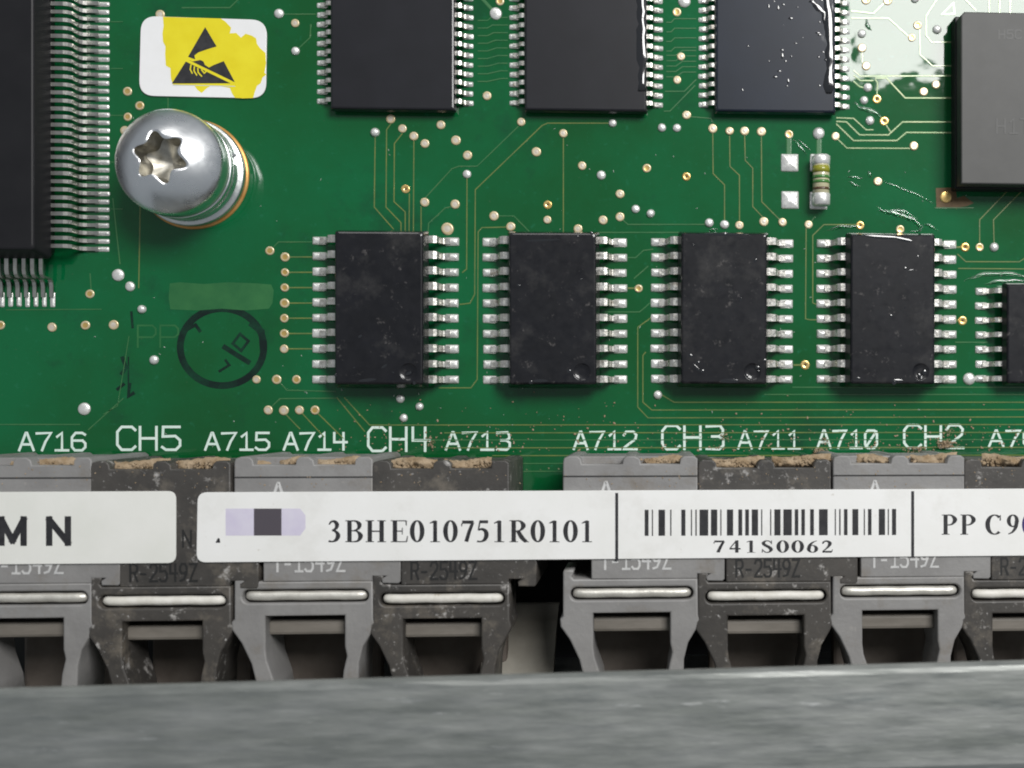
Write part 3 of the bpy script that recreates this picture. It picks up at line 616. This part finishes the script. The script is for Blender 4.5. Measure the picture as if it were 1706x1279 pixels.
for k, m in (('grey_plastic', 'clip'), ('dark_plastic', 'clip_white')):
    clip_m[k] = tube_mesh('wire_clip', [Vector((x*.1, -1.02+.002*math.sin(x*2.1), .955-(.16*max(0, abs(x-5.15)-3.9)**1.6))) for x in [.95, 1.05, 1.2, 1.5, 2.2, 3, 4, 5, 6, 7, 8, 8.8, 9.1, 9.25, 9.35]], .036, M[m], 12)
back_m = box_mesh('slot_floor', .02, -1.10, .60, 1.0, -.94, .78, M['dusty_plastic'])
bar_m = box_mesh('latch_bar', .205, -1.325, .70, .82, -1.215, .90, M['latch'], .025)
cav_m = box_mesh('cavity_floor', .12, -1.98, .12, .90, -1.20, .24, M['cavity'], .03)
ledge_m = {k: box_mesh('rear_ledge', .03, -.06, .3, .985, .004, .87, M[k], .008) for k in ('grey_plastic', 'dark_plastic')}
gro_m = box_mesh('seam', .002, -.147, HZ-.001, 1.004, -.135, HZ+.0008, M['groove'])
CON = [(-84, 'grey_plastic', 'grey connector cut off by the left edge, under the short label'), (150, 'dark_plastic', 'dark dusty connector bridging the gap between the two labels'),
       (390, 'grey_plastic', 'grey connector below the A714 lettering, left of the open gap'), (620, 'dark_plastic', 'dark dusty connector with a free hook at the open gap'),
       (938, 'grey_plastic', 'clean grey connector just right of the open gap'), (1163, 'dark_plastic', 'dark connector with white scuffs below the barcode'),
       (1388, 'grey_plastic', 'grey connector below the CH2 lettering, right of the barcode'), (1606, 'dark_plastic', 'dark connector cut off by the right edge of the picture')]
CT = P(1000, 762, HZ).y
for x, k, lab in CON:
    pc = P(x, 762, HZ); nx = 1.0
    e = empty('fiber_connector', (pc.x, CT+(-.03 if k == 'dark_plastic' else 0), 0)); tag(e, lab, 'connector', 'fiber connectors along the board edge')
    link('housing', hous_m[k], e); fr = link('front_frame', fram_m[k], e); link('wire_clip', clip_m[k], e)
    link('slot_floor', back_m, fr); link('latch_bar', bar_m, fr); link('cavity_floor', cav_m, e); link('rear_ledge', ledge_m[k], e)
    if k == 'grey_plastic': link('seam', gro_m, e)
    it = []; txt = 'T-1549Z' if k == 'grey_plastic' else 'R-2549Z'; x0, y1, hh, cw = (.285, -.835, .125, .058) if k == 'grey_plastic' else (.285, -.870, .125, .054)
    for i, ch in enumerate(txt):
        for pl in SF[ch]: it.append(([Vector((x0+i*cw*1.32+a*cw, y1+b*hh, HZ)) for a, b in pl], .0165))
    if k == 'grey_plastic':
        link('moulded_lettering', stroke_mesh('moulded_lettering', [([Vector((.275+a*.09, -.305+b*.12, HZ)) for a, b in pl], .02) for pl in SF['A']], M['emboss_white'], .001), e)
    link('moulded_lettering', stroke_mesh('moulded_lettering', it, M['emboss_white' if k == 'grey_plastic' else 'emboss_black'], .001), e)
    if x == 150:
        it = [([Vector((.66+a*.07, -.62+b*.12, HZ)) for a, b in pl], .015) for pl in SF['N']]
        link('moulded_lettering', stroke_mesh('moulded_lettering', it, M['emboss_black'], .001), e)

# ------------------------------------------------------------------ labels across the connectors
GL = {}
def ell(cx, cy, rx, ry, a0, a1, n, w0, w1):
    """arc with width varying as |cos|: thick at the sides (w1), thin at top and bottom (w0)"""
    o = []
    for i in range(n+1):
        a = math.radians(a0+(a1-a0)*i/n); o.append((cx+rx*math.cos(a), cy+ry*math.sin(a), w0+(w1-w0)*abs(math.cos(a))**1.3))
    return o
def bar(x0, y0, x1, y1): return ('p', [(x0, y0), (x1, y0), (x1, y1), (x0, y1)])
def line(*p): return ('s', list(p))
stem = lambda x: [bar(x-.085, .0, x+.085, 1), bar(x-.16, 0, x+.16, .04), bar(x-.16, .96, x+.16, 1)]
GL['0'] = [('s', ell(.27, .5, .19, .475, 0, 360, 36, .05, .155))]
GL['1'] = [bar(.20, .0, .35, .98), line((.07, .86, .03), (.2, .93, .07), (.3, .97, .06)), bar(.09, 0, .46, .04)]
GL['7'] = [bar(.06, .84, .50, .99), line((.47, .9, .10), (.34, .5, .12), (.22, .02, .13)), line((.06, .86, .04), (.04, .72, .03))]
GL['5'] = [bar(.14, .86, .47, 1), line((.16, .95, .05), (.10, .55, .05)), ('s', [(.10, .54, .05), (.22, .60, .09), (.36, .52, .13), (.41, .33, .15), (.34, .12, .12), (.2, .03, .06), (.05, .04, .08)])]
GL['3'] = [('s', [(.07, .8, .05), (.15, .93, .07), (.28, .94, .11), (.37, .8, .14), (.32, .62, .10), (.18, .54, .05)]), ('s', [(.18, .54, .05), (.34, .47, .10), (.41, .3, .15), (.34, .11, .12), (.2, .03, .06), (.05, .05, .09)])]
GL['2'] = [('s', [(.07, .72, .05), (.13, .89, .09), (.26, .94, .11), (.38, .82, .14), (.37, .62, .13), (.25, .36, .08), (.07, .1, .05)]), bar(.06, .0, .46, .15), line((.46, .05, .05), (.5, .26, .03))]
GL['4'] = [bar(.29, 0, .44, 1), bar(.04, .26, .53, .38), line((.34, .97, .05), (.06, .34, .05))]
GL['6'] = [('s', ell(.27, .31, .17, .285, 0, 360, 32, .05, .14)), ('s', [(.12, .33, .14), (.15, .6, .13), (.28, .84, .08), (.46, .97, .04)])]
GL['9'] = [('s', ell(.26, .69, .17, .285, 0, 360, 32, .05, .14)), ('s', [(.42, .67, .14), (.38, .38, .13), (.25, .14, .08), (.07, .03, .04)])]
GL['B'] = stem(.18)+[('s', [(.2, .97, .04), (.42, .96, .07), (.55, .82, .15), (.52, .63, .10), (.36, .53, .05), (.2, .52, .04)]), ('s', [(.2, .52, .04), (.46, .5, .06), (.60, .3, .16), (.52, .08, .09), (.36, .025, .05), (.2, .02, .04)])]
GL['H'] = stem(.17)+stem(.62)+[bar(.2, .47, .6, .53)]
GL['E'] = stem(.17)+[bar(.2, .955, .6, 1.0), bar(.2, 0, .62, .045), bar(.2, .48, .45, .53), line((.6, .98, .05), (.6, .76, .03)), line((.61, .02, .05), (.65, .28, .03)), line((.45, .66, .03), (.45, .35, .03))]
GL['P'] = stem(.18)+[('s', [(.2, .97, .04), (.42, .96, .07), (.57, .75, .16), (.44, .52, .07), (.2, .48, .04)])]
GL['R'] = stem(.18)+[('s', [(.2, .97, .04), (.42, .96, .07), (.55, .76, .16), (.44, .55, .07), (.2, .5, .04)]), line((.34, .52, .13), (.5, .2, .15), (.66, .02, .12)), bar(.58, 0, .76, .04)]
GL['C'] = [('s', ell(.38, .5, .29, .475, 48, 312, 28, .05, .17)), line((.62, .98, .03), (.61, .7, .05))]
GL['S'] = [('s', [(.44, .8, .05), (.34, .95, .06), (.2, .95, .08), (.10, .8, .13), (.16, .63, .15), (.36, .43, .16), (.44, .24, .14), (.36, .06, .08), (.2, .03, .06), (.08, .2, .05)]), line((.46, 1, .03), (.45, .7, .04)), line((.06, .3, .04), (.05, 0, .03))]
def catmull(p, k=5):
    o = []
    for i in range(len(p)-1):
        a, b, c, d = p[max(i-1, 0)], p[i], p[i+1], p[min(i+2, len(p)-1)]
        for j in range(k):
            t = j/k
            o.append(tuple(.5*(2*b[m]+(c[m]-a[m])*t+(2*a[m]-5*b[m]+4*c[m]-d[m])*t*t+(-a[m]+3*b[m]-3*c[m]+d[m])*t**3) for m in range(3)))
    o.append(p[-1]); return o
def serif_mesh(name, chars, ytop, ybot, z, mat, sx=1.0, tilt=0.0):
    """chars: (glyph, centre x in px); heights in px; on the label top at z"""
    v, f = [], []; k = 0; hpx = ybot-ytop
    for ch, xc in chars:
        allx = [q[0] for kind, pts in GL[ch] for q in pts]; mid = (min(allx)+max(allx))/2
        def W_(x, y): return P(xc+(x-mid)*hpx*sx, ybot-y*hpx+tilt*(xc-1000), z)
        for kind, pts in GL[ch]:
            zo = .0006+.00016*(k % 7); k += 1
            if kind == 'p':
                b = len(v); v += [W_(*q)+Vector((0, 0, zo)) for q in pts]; f.append(tuple(range(b, b+len(pts))))
            else:
                cs = catmull(pts) if len(pts) < 20 else pts; b = len(v); m = len(cs)
                closed = math.hypot(cs[0][0]-cs[-1][0], cs[0][1]-cs[-1][1]) < .001
                for i in range(m):
                    p0 = cs[i-1] if i else (cs[-2] if closed else cs[0]); p1 = cs[i+1] if i < m-1 else (cs[1] if closed else cs[-1])
                    d = Vector((p1[0]-p0[0], p1[1]-p0[1])).normalized(); nn = Vector((-d.y, d.x))*cs[i][2]*.58
                    v += [W_(cs[i][0]+nn.x, cs[i][1]+nn.y)+Vector((0, 0, zo)), W_(cs[i][0]-nn.x, cs[i][1]-nn.y)+Vector((0, 0, zo))]
                for i in range(m-1): f.append((b+2*i, b+2*i+1, b+2*i+3, b+2*i+2))
    me = mesh(name, v, f, mat); bm = bmesh.new(); bm.from_mesh(me)
    for ff in bm.faces:
        ff.normal_update()
        if ff.normal.z < 0: ff.normal_flip()
    bm.to_mesh(me); bm.free(); return me
LZ = HZ+.004; LT = LZ+.012
def label_out(pts_r):
    out = []; n = len(pts_r)
    for i, (x, y, r) in enumerate(pts_r):
        p0, pa, pb = Vector((x, y)), Vector(pts_r[i-1][:2]), Vector(pts_r[(i+1) % n][:2])
        A2 = p0+(pa-p0).normalized()*r; B2 = p0+(pb-p0).normalized()*r
        for k in range(7):
            t = k/6; q = A2*(1-t)**2+p0*2*t*(1-t)+B2*t*t; out.append(P(q.x, q.y, LT).xy)
    return out
def under(e, o): o.parent = e; o.location = o.location-e.location; return o
pl2 = P(1000, 877, LT); lb = empty('barcode_label', (pl2.x, pl2.y, LZ)); tag(lb, 'long white label with serif part number and barcode across the connectors', 'label')
under(lb, plate('label_strip', [label_out([(327,937,16),(1790,925,4),(1790,813.5,4),(329,820,16)])], LZ, LT, M['paper'], None, .003))
XS = [555.4,588,626,665,695,724.5,750.5,779,804,831.5,865,896,923.5,950.5,977.7]
for gc in list(zip('3BHE010751R0101', XS)): under(lb, link('printed_character', serif_mesh('printed_character', [gc], 866.5, 903, LT, M['ink'], 1.2)))
for gc in list(zip('741S0062', [1198,1224.5,1251,1277.7,1304,1329,1354,1378.5])): under(lb, link('printed_character', serif_mesh('printed_character', [gc], 900, 920.5, LT, M['ink'], 1.85)))
for gc in list(zip('PPC9', [1580,1611,1656,1687])): under(lb, link('printed_character', serif_mesh('printed_character', [gc], 857, 890.5, LT, M['ink'], 1.2)))
under(lb, link('printed_character', serif_mesh('printed_character', [('0', 1712)], 857, 890.5, LT, M['ink_blue'])))
BARS = """1074-1080.6 1086-1088 1097-1108 1116.5-1118.7 1135-1142 1151-1153 1158.5-1160.8 1165.4-1180 1184.4-1195 1200-1202 1211-1221.5 1230-1236.6 1241.5-1247.8 1252.4-1263
1268-1270 1283-1285 1290-1300.4 1305-1319.2 1324-1330 1335-1341 1349.6-1356 1364.4-1379 1390.7-1392.7 1398-1400.5 1406-1412 1420-1430 1439-1441 1446-1452 1464-1474.5 1479-1481 1486-1493"""
for b_ in BARS.split():
    a, c_ = map(float, b_.split('-')); yo = -(a-1074)*.0035
    q0, q1 = P(a, 892.5+yo, LT), P(c_, 849+yo, LT); under(lb, link('bar', box_mesh('bar', q0.x, q0.y, LT-.002, q1.x, q1.y, LT+.0008, M['ink'])))
for a, y0, y1 in ((1025, 821, 934), (1518, 818, 928)):
    under(lb, plate('divider_line', [[q.xy for q in PL([(a,y1),(a+5,y1),(a+5,y0),(a,y0)], LT)]], LT, LT+.0008, M['ink']))
under(lb, plate('faded_print', [[q.xy for q in PL([(376,892),(500,892),(509,880),(509,858),(500,847),(376,847)], LT)]], LT, LT+.0006, M['lilac']))
under(lb, plate('dark_print', [[q.xy for q in PL([(423,892),(469,892),(469,847),(423,847)], LT)]], LT, LT+.0009, M['dark_print']))
under(lb, plate('ink_mark', [[q.xy for q in PL([(359,904),(367,904),(366,897),(363,896)], LT)]], LT, LT+.0007, M['ink']))
pl1 = P(150, 880, LT); la = empty('paper_label', (pl1.x, pl1.y, LZ)); tag(la, 'short cream label printed with bold spaced M N at the left', 'label')
under(la, plate('label_strip', [label_out([(-90,941,4),(293,938,14),(293,818,14),(-90,820,4)])], LZ, LT, M['paper_warm'], None, .003))
for ch, x_, w_ in (('N', 79, 38), ('M', 0, 42)):
    under(la, link('printed_letter', stroke_mesh('printed_letter', [([P(x_+a*w_, 905-b*41, LT) for a, b in pl], .046) for pl in SF[ch]], M['ink'], .0006)))

# ------------------------------------------------------------------ steel rail in front and the bracket behind the gap
RZ = 2.4
a, b = P(0, 1150, RZ), P(1706, 1103, RZ); d = (b-a).xy.normalized(); nrm = Vector((d.y, -d.x))
rl_ = empty('steel_rail', (0, a.y, 0)); tag(rl_, 'blurred scratched galvanised steel rail along the bottom edge', 'rail')
prof = [(.03, RZ-.10), (.0, RZ-.07), (.0, RZ-.03), (.02, RZ-.006), (.05, RZ), (.64, RZ+.02), (.68, RZ), (.70, RZ-.05), (.70, -.9), (.60, -.9), (.60, RZ-.10)]
v, f = [], []; K = 40
for i in range(K+1):
    base = a.xy+d*(-3.2+15.0*i/K)
    for q, z in prof:
        w_ = base+nrm*q; v.append((w_.x, w_.y-a.y, z+random.uniform(-.002, .002)))
n = len(prof)
for i in range(K):
    for k in range(n): f.append((n*i+k, n*i+(k+1) % n, n*i+n+(k+1) % n, n*i+n+k))
f += [tuple(range(n)), tuple(n*K+k for k in range(n))]
me = mesh('rail_body', v, f, M['rail'], False); bm = bmesh.new(); bm.from_mesh(me); bmesh.ops.recalc_face_normals(bm, faces=bm.faces); bm.to_mesh(me); bm.free()
link('rail_body', me, rl_)
x0_, x1_, ya, yb = P(800, 1100, .3).x, P(922, 1100, .3).x, P(900, 1015, .0).y, P(900, 1230, .7).y
v, f = [], []
for i in range(9):
    t = i/8; y_ = ya+(yb-ya)*t; z_ = -.25+.95*t**.8
    v += [(x0_, y_, z_), (x1_, y_, z_), (x1_, y_, z_-.1), (x0_, y_, z_-.1)]
for i in range(8):
    for k in range(4): f.append((4*i+k, 4*i+(k+1) % 4, 4*i+4+(k+1) % 4, 4*i+4+k))
f += [(0, 1, 2, 3), (32, 33, 34, 35)]
me = mesh('metal_bracket', v, f, M['bracket']); bm = bmesh.new(); bm.from_mesh(me); bmesh.ops.recalc_face_normals(bm, faces=bm.faces); bm.to_mesh(me); bm.free()
bk = link('metal_bracket', me); tag(bk, 'pale metal bracket showing in the gap between the connectors', 'bracket')

# ------------------------------------------------------------------ dust caught along the connectors and lint on the board
bm = bmesh.new(); bmesh.ops.create_icosphere(bm, subdivisions=2, radius=1); bm.verts.ensure_lookup_table()
IV = [v_.co.copy() for v_ in bm.verts]; IF = [[v_.index for v_ in f_.verts] for f_ in bm.faces]; bm.free()
DV, DF = [], []
def lump(p, r, zs=.5):
    m = Matrix.Translation(p) @ Matrix.Rotation(random.uniform(0, 6.28), 4, 'Z') @ Matrix.Diagonal((r*random.uniform(.8, 1.8), r*random.uniform(.7, 1.1), r*zs, 1))
    b0 = len(DV)
    for c_ in IV: DV.append(m @ c_ + Vector((random.uniform(-1, 1), random.uniform(-1, 1), random.uniform(-1, 1)))*r*.2)
    DF.extend([tuple(b0+i for i in f_) for f_ in IF])
def mound(x0, x1, y, h_, z):
    n, m = 26, 9; b0 = len(DV); ph = random.uniform(0, 9)
    for i in range(n):
        for j in range(m):
            u, w_ = i/(n-1), j/(m-1)
            hh = h_*(math.sin(math.pi*u)**.7)*(math.sin(math.pi*w_)**.6)*(.65+.35*math.sin(7*u+ph))*random.uniform(.8, 1.15)
            DV.append(P(x0+(x1-x0)*u+random.uniform(-1, 1), y-8+18*w_+random.uniform(-1, 1)+3*math.sin(5*u+ph), z)+Vector((0, 0, hh)))
    for i in range(n-1):
        for j in range(m-1): DF.append((b0+i*m+j, b0+(i+1)*m+j, b0+(i+1)*m+j+1, b0+i*m+j+1))
def heap(x0, x1, y, n, r, z=.90):
    if z > .5: mound(x0-4, x1+4, y+2, r*2.2, .865)
    for i in range(n*5):
        t = random.gauss(.5, .22)
        lump(P(x0+(x1-x0)*t, y+5+random.uniform(-6, 6), z)+Vector((0, 0, random.uniform(-.03, .02))), r*.24*random.uniform(.3, 1.4))
for x0, x1, y, n, r in ((645,725,770,44,.05),(745,815,770,36,.05),(470,520,768,14,.035),(530,600,768,22,.045),(1075,1135,766,30,.045),(1190,1270,768,30,.04),(1290,1380,764,44,.045),
                        (1430,1480,764,24,.04),(1520,1590,762,50,.055),(1640,1706,764,44,.05),(180,280,772,18,.035),(300,380,770,18,.035),(20,130,770,14,.03),(400,450,770,8,.03)): heap(x0, x1, y, n, r)
for x0, x1, y, n, r, z in ((1355,1378,748,26,.022,.03),(1366,1384,730,12,.016,.02),(1562,1592,735,36,.022,.03),(1570,1590,715,12,.014,.02),(1200,1216,722,10,.014,.02),(712,726,735,14,.014,.02),(1500,1560,745,20,.02,.03)): heap(x0, x1, y, n, r, z)
for i in range(420):
    yy = 752-abs(random.gauss(0, 34)); lump(P(random.uniform(560, 1700), yy, .004), random.choice((.003, .004, .005, .008)), .5)
for i in range(160): lump(P(random.uniform(0, 1700), 776+random.uniform(0, 36), 1.002), random.uniform(.002, .005), .4)
me = mesh('dust', DV, DF, M['dust'], True)
dst = link('dust', me); tag(dst, 'brown dust heaped in the connector notches and on the lettering', 'dust', kind='stuff')
v, f = [], []
for i in range(90):
    x, y = random.uniform(100, 1700), random.uniform(190, 745)
    p = P(x, y, .003); a_ = random.uniform(0, 3.14); l_ = random.uniform(.003, .009); w_ = random.uniform(.0015, .003); b0 = len(v)
    dx = Vector((math.cos(a_), math.sin(a_), 0)); dy = Vector((-dx.y, dx.x, 0))
    v += [p-dx*l_-dy*w_, p+dx*l_-dy*w_, p+dx*l_+dy*w_, p-dx*l_+dy*w_, p+Vector((0, 0, .006))]
    f += [(b0,b0+1,b0+4),(b0+1,b0+2,b0+4),(b0+2,b0+3,b0+4),(b0+3,b0,b0+4)]
ln = link('lint', mesh('lint', v, f, M['lint'])); tag(ln, 'tiny white lint specks scattered over the green board', 'lint', kind='stuff')
